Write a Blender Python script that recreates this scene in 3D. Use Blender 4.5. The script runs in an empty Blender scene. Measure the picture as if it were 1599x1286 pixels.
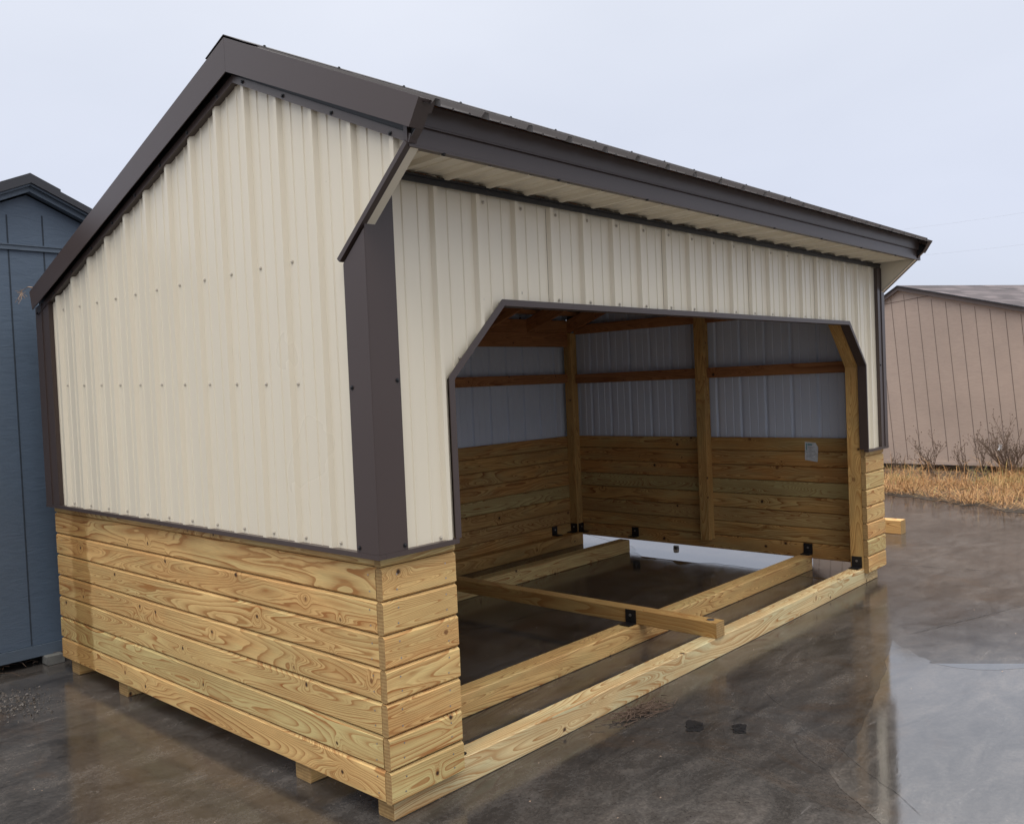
import bpy, math, random
from mathutils import Vector, Matrix
random.seed(11)
SC = bpy.context.scene
COL = SC.collection
L, D = 4.908, 3.05
YP, ZP = 0.778, 3.045            # ridge
SB, SF = 0.347, 0.452            # roof slopes (back, front)
ZB, ZM, ZI = 0.0775, 0.985, 1.06 # plank bottom, metal bottom, plank top inside
PITCH = 0.1243
RIB = 0.2286
def roof(y): return ZP - (SB * (y - YP) if y > YP else SF * (YP - y))

# ------------------------------------------------------------------ materials
def new_mat(name):
    m = bpy.data.materials.new(name); m.use_nodes = True
    nt = m.node_tree; b = nt.nodes['Principled BSDF']
    return m, nt, b
def N(nt, t, **kw):
    n = nt.nodes.new(t)
    for k, v in kw.items():
        if k.startswith('i_'): n.inputs[k[2:].replace('_', ' ')].default_value = v
        else: setattr(n, k, v)
    return n
def math_n(nt, op, a, b=None, clamp=False):
    n = nt.nodes.new('ShaderNodeMath'); n.operation = op; n.use_clamp = clamp
    for i, v in enumerate((a, b)):
        if v is None: continue
        if isinstance(v, (int, float)): n.inputs[i].default_value = v
        else: nt.links.new(v, n.inputs[i])
    return n.outputs[0]
def ramp(nt, fac, stops):
    r = nt.nodes.new('ShaderNodeValToRGB'); cr = r.color_ramp
    while len(cr.elements) < len(stops): cr.elements.new(0.5)
    for e, (p, c) in zip(cr.elements, stops):
        e.position = p; e.color = (*c, 1) if len(c) == 3 else c
    nt.links.new(fac, r.inputs[0]); return r.outputs[0]
def mixc(nt, fac, a, b, mode='MIX'):
    n = nt.nodes.new('ShaderNodeMix'); n.data_type = 'RGBA'; n.blend_type = mode; n.clamp_factor = True
    for sock, v in ((n.inputs[0], fac), (n.inputs[6], a), (n.inputs[7], b)):
        if isinstance(v, (int, float)): sock.default_value = v
        elif isinstance(v, tuple): sock.default_value = (*v, 1) if len(v) == 3 else v
        else: nt.links.new(v, sock)
    return n.outputs[2]
def noise(nt, vec, scale, detail=3, rough=0.5, dist=0.0):
    n = N(nt, 'ShaderNodeTexNoise'); n.inputs['Scale'].default_value = scale
    n.inputs['Detail'].default_value = detail; n.inputs['Roughness'].default_value = rough
    n.inputs['Distortion'].default_value = dist
    if vec is not None: nt.links.new(vec, n.inputs['Vector'])
    return n.outputs['Fac']
def vmap(nt, vec, scale, loc=(0, 0, 0), rot=(0, 0, 0)):
    n = N(nt, 'ShaderNodeMapping'); n.inputs['Scale'].default_value = scale
    n.inputs['Location'].default_value = loc; n.inputs['Rotation'].default_value = rot
    nt.links.new(vec, n.inputs['Vector']); return n.outputs[0]
def bump(nt, h, strength, dist, b):
    n = N(nt, 'ShaderNodeBump'); n.inputs['Strength'].default_value = strength
    n.inputs['Distance'].default_value = dist; nt.links.new(h, n.inputs['Height'])
    nt.links.new(n.outputs[0], b.inputs['Normal'])

def wood_mat(name, light, dark, alt, altdark, green=(0.42, 0.38, 0.19), rings=7.0, knot=1.0, gmix=1.0, rough=0.62):
    """pine: growth rings are contour lines of a stretched noise field, bent round knots.
    attribute wc = (metres along the board, metres round its section, board seed)"""
    m, nt, b = new_mat(name)
    at = N(nt, 'ShaderNodeAttribute', attribute_name='wc')
    sep = N(nt, 'ShaderNodeSeparateXYZ'); nt.links.new(at.outputs['Vector'], sep.inputs[0])
    u, s, sd = sep.outputs
    def comb(a, b_, c):
        n = N(nt, 'ShaderNodeCombineXYZ')
        for i, v in enumerate((a, b_, c)): 
            if isinstance(v, (int, float)): n.inputs[i].default_value = v
            else: nt.links.new(v, n.inputs[i])
        return n.outputs[0]
    seedz = math_n(nt, 'MULTIPLY', sd, 41.3)
    # knots: sparse round cells
    kv = comb(math_n(nt, 'ADD', u, math_n(nt, 'MULTIPLY', sd, 17.7)), s, seedz)
    kw = N(nt, 'ShaderNodeTexNoise'); kw.inputs['Scale'].default_value = 14; nt.links.new(kv, kw.inputs['Vector'])
    kvd = N(nt, 'ShaderNodeVectorMath', operation='MULTIPLY_ADD')
    nt.links.new(kw.outputs['Color'], kvd.inputs[0]); kvd.inputs[1].default_value = (.03, .02, 0); nt.links.new(kv, kvd.inputs[2])
    vo = N(nt, 'ShaderNodeTexVoronoi'); vo.voronoi_dimensions = '2D'; vo.inputs['Scale'].default_value = 4.2
    nt.links.new(kvd.outputs[0], vo.inputs['Vector'])
    d = vo.outputs['Distance']
    cs = N(nt, 'ShaderNodeSeparateColor'); nt.links.new(vo.outputs['Color'], cs.inputs[0])
    mask = math_n(nt, 'GREATER_THAN', cs.outputs[0], 0.60)
    size = math_n(nt, 'ADD', 0.030, math_n(nt, 'MULTIPLY', cs.outputs[1], 0.055))
    dn = math_n(nt, 'DIVIDE', d, size)
    infl = math_n(nt, 'MULTIPLY', math_n(nt, 'POWER', 2.718, math_n(nt, 'MULTIPLY', math_n(nt, 'MULTIPLY', dn, dn), -0.16)), mask)
    infl = math_n(nt, 'MULTIPLY', infl, knot)
    # growth field
    v1 = comb(math_n(nt, 'MULTIPLY', u, 0.85), math_n(nt, 'MULTIPLY', s, 9.0), seedz)
    f = noise(nt, v1, 1.0, 1.2, 0.35, 0.3)
    v2 = comb(math_n(nt, 'MULTIPLY', u, 9), math_n(nt, 'MULTIPLY', s, 30), seedz)
    f2 = noise(nt, v2, 1.0, 2, 0.5)
    t3 = math_n(nt, 'FRACT', math_n(nt, 'MULTIPLY', sd, 11.9))
    gain = math_n(nt, 'MULTIPLY', math_n(nt, 'ADD', .75, math_n(nt, 'MULTIPLY', t3, 1.5)), rings * 2.6)
    F = math_n(nt, 'ADD', math_n(nt, 'MULTIPLY', f, gain), math_n(nt, 'MULTIPLY', f2, 0.30))
    F = math_n(nt, 'ADD', F, math_n(nt, 'MULTIPLY', infl, 2.2))
    F = math_n(nt, 'ADD', F, math_n(nt, 'MULTIPLY', s, rings * 1.5))
    fr = math_n(nt, 'FRACT', F)
    band = ramp(nt, fr, [(0.0, (0, 0, 0)), (0.30, (.05, .05, .05)), (0.60, (.34, .34, .34)), (0.80, (.62, .62, .62)), (0.88, (1, 1, 1)), (0.975, (1, 1, 1)), (1.0, (0, 0, 0))])
    bw = N(nt, 'ShaderNodeRGBToBW'); nt.links.new(band, bw.inputs[0]); band = bw.outputs[0]
    # strength of latewood changes along the field
    amp = ramp(nt, noise(nt, comb(math_n(nt, 'MULTIPLY', u, 1.3), math_n(nt, 'MULTIPLY', s, 12), math_n(nt, 'ADD', seedz, 5.0)), 1.0, 2, .5), [(0.3, (.55, .55, .55)), (0.62, (1, 1, 1))])
    fr4 = math_n(nt, 'FRACT', math_n(nt, 'MULTIPLY', F, 3.7))
    fine_ = ramp_bw(nt, fr4, [(0.0, 0), (.50, .1), (.80, .8), (.93, .8), (1.0, 0)])
    fam = ramp_bw(nt, noise(nt, comb(math_n(nt, 'MULTIPLY', u, 2.0), math_n(nt, 'MULTIPLY', s, 9), math_n(nt, 'ADD', seedz, 15.0)), 1.0, 2, .5), [(0.42, 0), (0.58, 1)])
    band = math_n(nt, 'MAXIMUM', math_n(nt, 'MULTIPLY', band, amp), math_n(nt, 'MULTIPLY', fine_, fam))
    # board tint
    t1 = math_n(nt, 'FRACT', math_n(nt, 'MULTIPLY', sd, 7.13))
    t2 = math_n(nt, 'FRACT', math_n(nt, 'MULTIPLY', sd, 3.37))
    lightc = mixc(nt, t1, light, alt); darkc = mixc(nt, t1, dark, altdark)
    gm = ramp(nt, t2, [(0.55, (0, 0, 0)), (0.95, (gmix, gmix, gmix))])
    blot = ramp(nt, noise(nt, comb(math_n(nt, 'MULTIPLY', u, 2.2), math_n(nt, 'MULTIPLY', s, 10), math_n(nt, 'ADD', seedz, 9.0)), 1.0, 3, .55), [(0.42, (0, 0, 0)), (0.62, (.75 * gmix, .75 * gmix, .75 * gmix))])
    bw2 = N(nt, 'ShaderNodeRGBToBW'); nt.links.new(blot, bw2.inputs[0])
    gmx = N(nt, 'ShaderNodeRGBToBW'); nt.links.new(gm, gmx.inputs[0])
    gtot = math_n(nt, 'MAXIMUM', gmx.outputs[0], math_n(nt, 'MULTIPLY', bw2.outputs[0], 0.75))
    lightc = mixc(nt, math_n(nt, 'MULTIPLY', gtot, 0.75), lightc, green)
    c = mixc(nt, band, lightc, darkc)
    # fine fibre
    fib = noise(nt, comb(math_n(nt, 'MULTIPLY', u, 14), math_n(nt, 'MULTIPLY', s, 420), seedz), 1.0, 2, .6)
    c = mixc(nt, 0.55, c, ramp(nt, fib, [(0.25, (.62, .60, .58)), (0.7, (1.06, 1.06, 1.06))]), 'MULTIPLY')
    big = noise(nt, comb(math_n(nt, 'MULTIPLY', u, 1.1), math_n(nt, 'MULTIPLY', s, 4), math_n(nt, 'ADD', seedz, 2.0)), 1.0, 3, .6)
    c = mixc(nt, 0.6, c, ramp(nt, big, [(0.3, (.74, .72, .70)), (0.66, (1.05, 1.05, 1.05))]), 'MULTIPLY')
    # knot body and its dark rim
    kb = math_n(nt, 'MULTIPLY', ramp_bw(nt, dn, [(0.0, 1), (0.62, .9), (1.0, 0)]), mask)
    c = mixc(nt, math_n(nt, 'MULTIPLY', kb, 0.85 * min(1, knot)), c, (0.16, 0.065, 0.022))
    kc = math_n(nt, 'MULTIPLY', ramp_bw(nt, dn, [(0.0, 1), (0.45, 1), (0.60, 0)]), math_n(nt, 'MULTIPLY', mask, math_n(nt, 'GREATER_THAN', cs.outputs[2], 0.38)))
    c = mixc(nt, math_n(nt, 'MULTIPLY', kc, 0.9 * min(1, knot)), c, (0.025, 0.015, 0.010))
    if name == 'treated_pine':
        tc = N(nt, 'ShaderNodeTexCoord'); sp = N(nt, 'ShaderNodeSeparateXYZ'); nt.links.new(tc.outputs['Object'], sp.inputs[0])
        wob = math_n(nt, 'ADD', sp.outputs[1], math_n(nt, 'MULTIPLY', noise(nt, vmap(nt, tc.outputs['Object'], (1, 6, 9)), 1.0, 3), .16))
        st = ramp_bw(nt, math_n(nt, 'DIVIDE', wob, 4.0), [(.665, 0), (.672, 1), (.722, 1), (.730, .35), (.80, .35)])
        st = math_n(nt, 'MULTIPLY', st, math_n(nt, 'LESS_THAN', sp.outputs[0], .04))
        c = mixc(nt, math_n(nt, 'MULTIPLY', st, .8), c, mixc(nt, 1.0, c, (.56, .47, .33), 'MULTIPLY'))
    nt.links.new(c, b.inputs['Base Color'])
    b.inputs['Roughness'].default_value = rough
    b.inputs['Specular IOR Level'].default_value = 0.35
    h = math_n(nt, 'ADD', math_n(nt, 'MULTIPLY', band, -0.35), math_n(nt, 'MULTIPLY', fib, 0.6))
    bump(nt, h, 0.35, 0.0012, b)
    return m
def ramp_bw(nt, fac, stops):
    o = ramp(nt, fac, [(p, (v, v, v)) for p, v in stops])
    n = N(nt, 'ShaderNodeRGBToBW'); nt.links.new(o, n.inputs[0]); return n.outputs[0]

def end_grain_mat():
    m, nt, b = new_mat('pine_end_grain')
    at = N(nt, 'ShaderNodeAttribute', attribute_name='wc')
    w = N(nt, 'ShaderNodeTexWave', wave_type='RINGS'); w.inputs['Scale'].default_value = 24; w.inputs['Distortion'].default_value = 1.5
    nt.links.new(vmap(nt, at.outputs['Vector'], (1, 1, 0), (.03, .045, 0)), w.inputs['Vector'])
    n1 = noise(nt, at.outputs['Vector'], 60, 3)
    c = mixc(nt, w.outputs['Fac'], (0.44, 0.28, 0.11), (0.33, 0.19, 0.07))
    c = mixc(nt, 0.6, c, ramp(nt, n1, [(.3, (.6, .6, .6)), (.7, (1.05, 1.05, 1.05))]), 'MULTIPLY')
    nt.links.new(c, b.inputs['Base Color']); b.inputs['Roughness'].default_value = 0.8
    return m

def metal_mat(name, col, rough=0.38, var=0.10, bumpy=0.25, coat=0.0, streak=0.0):
    m, nt, b = new_mat(name)
    tc = N(nt, 'ShaderNodeTexCoord')
    n1 = noise(nt, tc.outputs['Object'], 1.1, 2, .5)
    c = mixc(nt, 1.0, (*col, 1), ramp(nt, n1, [(.15, (1 - var,) * 3), (.85, (1 + var * .3,) * 3)]), 'MULTIPLY')
    nt.links.new(c, b.inputs['Base Color'])
    r = ramp_bw(nt, n1, [(.1, rough - .03), (.9, rough + .05)])
    nt.links.new(r, b.inputs['Roughness'])
    bump(nt, noise(nt, tc.outputs['Object'], 3.1, 1.5, .4), bumpy, 0.012, b)
    return m

M = {}
M['pine'] = wood_mat('treated_pine', (0.82, 0.55, 0.23), (0.40, 0.175, 0.048), (0.80, 0.48, 0.185), (0.40, 0.155, 0.042), green=(0.64, 0.55, 0.25), rings=5.6)
M['pale_pine'] = wood_mat('pale_treated_pine', (0.84, 0.68, 0.38), (0.46, 0.22, 0.07), (0.80, 0.62, 0.33), (0.44, 0.21, 0.065), green=(0.54, 0.57, 0.36), rings=5.0, knot=0.9)
M['post_pine'] = wood_mat('post_pine', (0.74, 0.46, 0.165), (0.42, 0.21, 0.06), (0.70, 0.41, 0.14), (0.40, 0.18, 0.052), green=(0.33, 0.255, 0.11), rings=4.5, knot=0.8)
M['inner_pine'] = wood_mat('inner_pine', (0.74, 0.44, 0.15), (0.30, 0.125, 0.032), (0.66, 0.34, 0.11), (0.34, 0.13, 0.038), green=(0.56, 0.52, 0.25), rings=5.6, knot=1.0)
M['red_wood'] = wood_mat('reddish_framing', (0.52, 0.235, 0.095), (0.32, 0.12, 0.042), (0.54, 0.25, 0.10), (0.30, 0.11, 0.04), green=(0.46, 0.21, 0.085), rings=4, knot=1.0, gmix=0.2)
M['end'] = end_grain_mat()
M['cream'] = metal_mat('cream_painted_steel', (0.78, 0.70, 0.555), 0.28, 0.05, 0.07, streak=.0)
M['inner'] = metal_mat('grey_primed_steel', (0.70, 0.755, 0.86), 0.24, 0.03, 0.04)
M['trim'] = metal_mat('dark_brown_painted_steel', (0.066, 0.045, 0.039), 0.34, 0.10, 0.10)
M['roof'] = metal_mat('dark_brown_roof_steel', (0.040, 0.032, 0.032), 0.45, 0.10, 0.10)
M['roof'].node_tree.nodes['Principled BSDF'].inputs['Specular IOR Level'].default_value = 0.22
M['under'] = metal_mat('roof_underside', (0.5, 0.5, 0.52), 0.5, 0.10, 0.1)
M['black'] = metal_mat('black_steel', (0.012, 0.011, 0.012), 0.45, 0.2, 0.2)
def simple(name, col, rough, metal=0.0, spec=0.5):
    m, nt, b = new_mat(name)
    tc = N(nt, 'ShaderNodeTexCoord')
    c = mixc(nt, 1.0, (*col, 1), ramp(nt, noise(nt, tc.outputs['Object'], 35, 3), [(.3, (.75,) * 3), (.7, (1.05,) * 3)]), 'MULTIPLY')
    nt.links.new(c, b.inputs['Base Color']); b.inputs['Roughness'].default_value = rough; b.inputs['Metallic'].default_value = metal
    b.inputs['Specular IOR Level'].default_value = spec
    return m
M['zinc'] = simple('zinc', (0.45, 0.45, 0.46), 0.35, 0.9)
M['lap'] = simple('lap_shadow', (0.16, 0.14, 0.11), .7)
M['joint'] = simple('dark_board_joint', (0.10, 0.05, 0.018), 0.85)
M['cream_screw'] = simple('cream_screw', (0.58, 0.52, 0.43), 0.35)
M['black_screw'] = simple('black_screw', (0.01, 0.01, 0.012), 0.4)
M['paper'] = simple('white_paper', (0.70, 0.72, 0.74), 0.7)
M['ink'] = simple('grey_ink', (0.35, 0.37, 0.40), 0.8)
M['teal'] = simple('teal_ink', (0.16, 0.36, 0.38), 0.8)
M['wood_block'] = simple('grey_timber', (0.17, 0.165, 0.15), 0.8)
M['twig'] = simple('brown_twig', (0.125, 0.08, 0.055), 0.8)
M['weed'] = simple('dead_weed_stem', (0.15, 0.10, 0.07), 0.85)
M['twine'] = simple('frayed_twine', (0.36, 0.25, 0.18), 0.85)
M['gravel'] = simple('gravel_stone', (0.14, 0.12, 0.105), 0.5)
M['white_scrap'] = simple('white_plastic', (0.75, 0.76, 0.78), 0.5)
M['cable'] = simple('cable_grey', (0.55, 0.56, 0.60), 0.8)

def osb_siding(name, col, grain_rot):
    m, nt, b = new_mat(name)
    tc = N(nt, 'ShaderNodeTexCoord')
    v = vmap(nt, tc.outputs['Object'], (7, 7, 26))
    n1 = noise(nt, v, 1.0, 5, .65, 1.4)
    n2 = noise(nt, tc.outputs['Object'], 0.9, 4)
    c = mixc(nt, 1.0, (*col, 1), ramp(nt, n2, [(.3, (.86,) * 3), (.7, (1.05,) * 3)]), 'MULTIPLY')
    c = mixc(nt, 0.2, c, ramp(nt, n1, [(.35, (.7,) * 3), (.6, (1.08,) * 3)]), 'MULTIPLY')
    nt.links.new(c, b.inputs['Base Color']); b.inputs['Roughness'].default_value = 0.5
    bump(nt, n1, 0.5, 0.005, b)
    return m
M['blue'] = osb_siding('blue_painted_siding', (0.095, 0.130, 0.180), 0)
M['blue_trim'] = osb_siding('blue_painted_trim', (0.10, 0.13, 0.17), 0)
M['tan'] = osb_siding('tan_painted_siding', (0.45, 0.345, 0.285), 0)
M['tan_trim'] = osb_siding('brown_trim', (0.12, 0.09, 0.08), 0)
M['tan_groove'] = simple('tan_groove_line', (0.16, 0.12, 0.10), .9)
M['groove'] = simple('groove_shadow_line', (0.035, 0.045, 0.06), 0.9)
def shingle_mat():
    m, nt, b = new_mat('mauve_shingles')
    tc = N(nt, 'ShaderNodeTexCoord')
    br = N(nt, 'ShaderNodeTexBrick'); br.inputs['Scale'].default_value = 1.0
    br.inputs['Brick Width'].default_value = 0.3; br.inputs['Row Height'].default_value = 0.14
    br.inputs['Mortar Size'].default_value = 0.008; br.inputs['Bias'].default_value = 0.0
    br.inputs['Color1'].default_value = (0.05, 0.037, 0.042, 1); br.inputs['Color2'].default_value = (0.17, 0.135, 0.14, 1)
    br.inputs['Mortar'].default_value = (0.06, 0.05, 0.05, 1)
    tc = N(nt, 'ShaderNodeAttribute', attribute_name='wc'); nt.links.new(tc.outputs['Vector'], br.inputs['Vector'])
    n1 = noise(nt, vmap(nt, tc.outputs['Vector'], (3, 9, 9)), 1.0, 4, .6)
    c = mixc(nt, 0.8, br.outputs['Color'], ramp(nt, n1, [(.3, (.6,) * 3), (.7, (1.2,) * 3)]), 'MULTIPLY')
    nt.links.new(c, b.inputs['Base Color']); b.inputs['Roughness'].default_value = 0.75
    bump(nt, br.outputs['Fac'], 0.5, 0.01, b)
    return m
M['shingle'] = shingle_mat()
M['dark_roof'] = metal_mat('charcoal_roof', (0.035, 0.035, 0.042), 0.5, 0.1, 0.1)

def concrete_mat(name, base1, base2, r0, r1, ior, bs, film=False):
    m, nt, b = new_mat(name)
    tc = N(nt, 'ShaderNodeTexCoord'); O = tc.outputs['Object']
    big = noise(nt, O, 0.55, 6, .62, .6)
    mid = noise(nt, vmap(nt, O, (2.2, 5.5, 1), rot=(0, 0, .5)), 1.0, 7, .68, .9)
    fine = noise(nt, O, 55, 6, .75)
    c = mixc(nt, ramp_bw(nt, big, [(.32, 0), (.68, 1)]), base1, base2)
    c = mixc(nt, 0.85, c, ramp(nt, mid, [(.32, (.42, .41, .40)), (.5, (.92, .92, .92)), (.68, (1.5, 1.46, 1.42))]), 'MULTIPLY')
    c = mixc(nt, 0.8, c, ramp(nt, fine, [(.30, (.60,) * 3), (.70, (1.28,) * 3)]), 'MULTIPLY')
    # rusty brown stains
    st = noise(nt, O, 1.3, 5, .7, 1.5)
    c = mixc(nt, ramp_bw(nt, st, [(.55, 0), (.75, .55)]), c, (0.085, 0.052, 0.030))
    # pale scuffs
    sc1 = noise(nt, vmap(nt, O, (5, 22, 1), rot=(0, 0, -.55)), 1.0, 5, .75, .8)
    c = mixc(nt, ramp_bw(nt, sc1, [(.62, 0), (.72, .42)]), c, (0.23, 0.21, 0.20))
    # black scratches
    sc2 = noise(nt, vmap(nt, O, (4, 30, 1), rot=(0, 0, -.9)), 1.0, 5, .75, 1.6)
    c = mixc(nt, ramp_bw(nt, sc2, [(.69, 0), (.74, .62)]), c, (0.016, 0.014, 0.013))
    # specks
    vo = N(nt, 'ShaderNodeTexVoronoi'); vo.inputs['Scale'].default_value = 9; nt.links.new(O, vo.inputs['Vector'])
    c = mixc(nt, ramp_bw(nt, vo.outputs['Distance'], [(.03, .8), (.05, 0)]), c, (0.02, 0.017, 0.015))
    pat = noise(nt, O, 1.15, 7, .68, .8)
    pm = ramp_bw(nt, pat, [(.47, 0), (.505, 1)])
    c = mixc(nt, math_n(nt, 'MULTIPLY', pm, .55 if not film else .15), c, mixc(nt, 1.0, c, (.62, .60, .585), 'MULTIPLY'))
    agg = N(nt, 'ShaderNodeTexVoronoi'); agg.inputs['Scale'].default_value = 140; nt.links.new(O, agg.inputs['Vector'])
    acs = N(nt, 'ShaderNodeRGBToBW'); nt.links.new(agg.outputs['Color'], acs.inputs[0])
    c = mixc(nt, .35, c, ramp(nt, acs.outputs[0], [(.25, (.66,) * 3), (.6, (1.0,) * 3), (.85, (1.45, 1.42, 1.38))]), 'MULTIPLY')
    nt.links.new(c, b.inputs['Base Color'])
    wet = noise(nt, O, 0.8, 5, .6, 1.0)
    r = ramp_bw(nt, wet, [(.36, r0), (.64, r1)])
    rr = math_n(nt, 'ADD', r, math_n(nt, 'MULTIPLY', ramp_bw(nt, mid, [(.4, 0), (.7, 1)]), (r1 - r0) * .5))
    nt.links.new(rr, b.inputs['Roughness'])
    b.inputs['IOR'].default_value = ior
    h = math_n(nt, 'ADD', math_n(nt, 'MULTIPLY', mid, 1.0), math_n(nt, 'MULTIPLY', fine, 0.35))
    bump(nt, h, bs, 0.004, b)
    return m
M['ground'] = concrete_mat('wet_concrete', (0.050, 0.045, 0.042), (0.102, 0.092, 0.085), 0.025, 0.17, 1.6, 0.13)
M['puddle'] = concrete_mat('water_film', (0.08, 0.072, 0.065), (0.12, 0.108, 0.098), 0.015, 0.09, 2.7, 0.05, True)
M['clear_water'] = concrete_mat('clear_water', (0.05, 0.045, 0.04), (0.06, 0.055, 0.05), 0.0, 0.01, 4.0, 0.0)
M['water'] = concrete_mat('shallow_water', (0.05, 0.042, 0.036), (0.07, 0.06, 0.05), 0.01, 0.03, 2.2, 0.02)
M['crack'] = simple('crack_dark', (0.020, 0.016, 0.014), 0.6)
def earth_mat():
    m, nt, b = new_mat('dark_damp_earth')
    tc = N(nt, 'ShaderNodeTexCoord')
    c = ramp(nt, noise(nt, tc.outputs['Object'], 6, 8, .75), [(.3, (.035, .026, .02)), (.55, (.09, .065, .045)), (.72, (.20, .13, .07))])
    nt.links.new(c, b.inputs['Base Color']); b.inputs['Roughness'].default_value = .8
    bump(nt, noise(nt, tc.outputs['Object'], 20, 6, .7), 1.0, 0.03, b)
    return m
M['earth'] = earth_mat()
def grass_mat():
    m, nt, b = new_mat('dry_grass_blades')
    at = N(nt, 'ShaderNodeAttribute', attribute_name='wc')
    sep = N(nt, 'ShaderNodeSeparateXYZ'); nt.links.new(at.outputs['Vector'], sep.inputs[0])
    c = ramp(nt, sep.outputs[2], [(0.0, (.10, .055, .025)), (.35, (.33, .16, .06)), (.7, (.50, .28, .11)), (.9, (.30, .26, .09)), (1.0, (.18, .19, .06))])
    nt.links.new(c, b.inputs['Base Color']); b.inputs['Roughness'].default_value = .75
    return m
M['grass'] = grass_mat()

# ------------------------------------------------------------------ mesh tools
class MB:
    def __init__(s): s.v = []; s.f = []; s.mi = []; s.wc = []
    def face(s, pts, mi=0, wc=None):
        i = len(s.v); s.v += [tuple(p) for p in pts]; s.f.append(tuple(range(i, i + len(pts)))); s.mi.append(mi)
        s.wc += (wc if wc else [(p[0], p[1], 0.5) for p in pts])
    def box(s, a, b, mi=0, axis=None, seed=0.5):
        """axis-aligned box from corner a to corner b; wc runs along axis"""
        x0, y0, z0 = a; x1, y1, z1 = b
        P = [(x, y, z) for z in (z0, z1) for y in (y0, y1) for x in (x0, x1)]
        for q in ((0, 2, 3, 1), (4, 5, 7, 6), (0, 1, 5, 4), (2, 6, 7, 3), (0, 4, 6, 2), (1, 3, 7, 5)):
            s.face([P[k] for k in q], mi)
    def prism(s, poly, ax, a, b, mi=0, seed=0.5, capmi=None):
        """polygon given in the two other axes, extruded along ax from a to b"""
        def p3(q, w):
            if ax == 'x': return (w, q[0], q[1])
            if ax == 'y': return (q[0], w, q[1])
            return (q[0], q[1], w)
        n = len(poly); per = 0
        for i in range(n):
            q0, q1 = poly[i], poly[(i + 1) % n]; l = math.dist(q0, q1)
            s.face([p3(q0, a), p3(q0, b), p3(q1, b), p3(q1, a)], mi, [(a, per, seed), (b, per, seed), (b, per + l, seed), (a, per + l, seed)])
            per += l
        cm = mi if capmi is None else capmi
        s.face([p3(q, a) for q in poly], cm, [(q[0] - poly[0][0], q[1] - poly[0][1], seed) for q in poly])
        s.face([p3(q, b) for q in poly][::-1], cm, [(q[0] - poly[0][0], q[1] - poly[0][1], seed) for q in poly][::-1])
    def lumber(s, p0, p1, w, h, up=(0, 0, 1), ch=0.003, mi=0, capmi=1, seed=None):
        """a sawn timber between p0 and p1 (centre line), width w, height h along up, slightly eased edges"""
        seed = random.random() if seed is None else seed
        p0, p1 = Vector(p0), Vector(p1); U = (p1 - p0).normalized(); W = U.cross(Vector(up)).normalized(); H = W.cross(U).normalized()
        a, b = w / 2, h / 2
        sec = [(-a + ch, -b), (a - ch, -b), (a, -b + ch), (a, b - ch), (a - ch, b), (-a + ch, b), (-a, b - ch), (-a, -b + ch)]
        lu = (p1 - p0).length; off = random.random() * 5; per = 0; n = 8
        for i in range(n):
            q0, q1 = sec[i], sec[(i + 1) % n]; l = math.dist(q0, q1)
            A = [p0 + W * q0[0] + H * q0[1], p1 + W * q0[0] + H * q0[1], p1 + W * q1[0] + H * q1[1], p0 + W * q1[0] + H * q1[1]]
            s.face(A, mi, [(off, per, seed), (off + lu, per, seed), (off + lu, per + l, seed), (off, per + l, seed)])
            per += l
        for P, r in ((p0, 1), (p1, -1)):
            pts = [P + W * q[0] + H * q[1] for q in sec][::r]; w_ = [(q[0], q[1], seed) for q in sec][::r]
            s.face(pts, capmi, w_)
    def build(s, name, mats, parent=None, smooth=False, ngrp=None):
        me = bpy.data.meshes.new(name)
        me.from_pydata(s.v, [], s.f); 
        for m in (mats if isinstance(mats, (list, tuple)) else [mats]): me.materials.append(m)
        me.polygons.foreach_set('material_index', s.mi)
        at = me.attributes.new('wc', 'FLOAT_VECTOR', 'CORNER')
        at.data.foreach_set('vector', [c for w in s.wc for c in w])
        me.update()
        import bmesh
        bm = bmesh.new(); bm.from_mesh(me)
        bmesh.ops.remove_doubles(bm, verts=bm.verts, dist=1e-5)
        bm.to_mesh(me); bm.free()
        if smooth: me.polygons.foreach_set('use_smooth', [True] * len(me.polygons))
        o = bpy.data.objects.new(name, me); COL.objects.link(o)
        if parent: 
            o.parent = parent
            if parent.type == 'EMPTY' or True:
                o.matrix_parent_inverse = Matrix.Translation(-Vector(world_loc(parent)))
        return o
def world_loc(o):
    p = Vector(o.location)
    return p
def tag(o, label=None, cat=None, group=None, kind=None):
    if label: o['label'] = label
    if cat: o['category'] = cat
    if group: o['group'] = group
    if kind: o['kind'] = kind
    return o
def empty(name, loc, label, cat, group=None):
    o = bpy.data.objects.new(name, None); o.location = loc; o.empty_display_size = .2; COL.objects.link(o)
    return tag(o, label, cat, group)
def tube(mb, pts, r0, r1=None, n=6, mi=0, seed=0.5):
    r1 = r0 if r1 is None else r1
    pts = [Vector(p) for p in pts]; rings = []
    for i, p in enumerate(pts):
        d = (pts[min(i + 1, len(pts) - 1)] - pts[max(i - 1, 0)]).normalized()
        a = d.orthogonal().normalized(); b = d.cross(a); r = r0 + (r1 - r0) * i / (len(pts) - 1)
        rings.append([p + (a * math.cos(t * 2 * math.pi / n) + b * math.sin(t * 2 * math.pi / n)) * r for t in range(n)])
    for A, B in zip(rings, rings[1:]):
        for k in range(n):
            mb.face([A[k], A[(k + 1) % n], B[(k + 1) % n], B[k]], mi, [(0, 0, seed)] * 4)
    mb.face(rings[0][::-1], mi); mb.face(rings[-1], mi)

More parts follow.
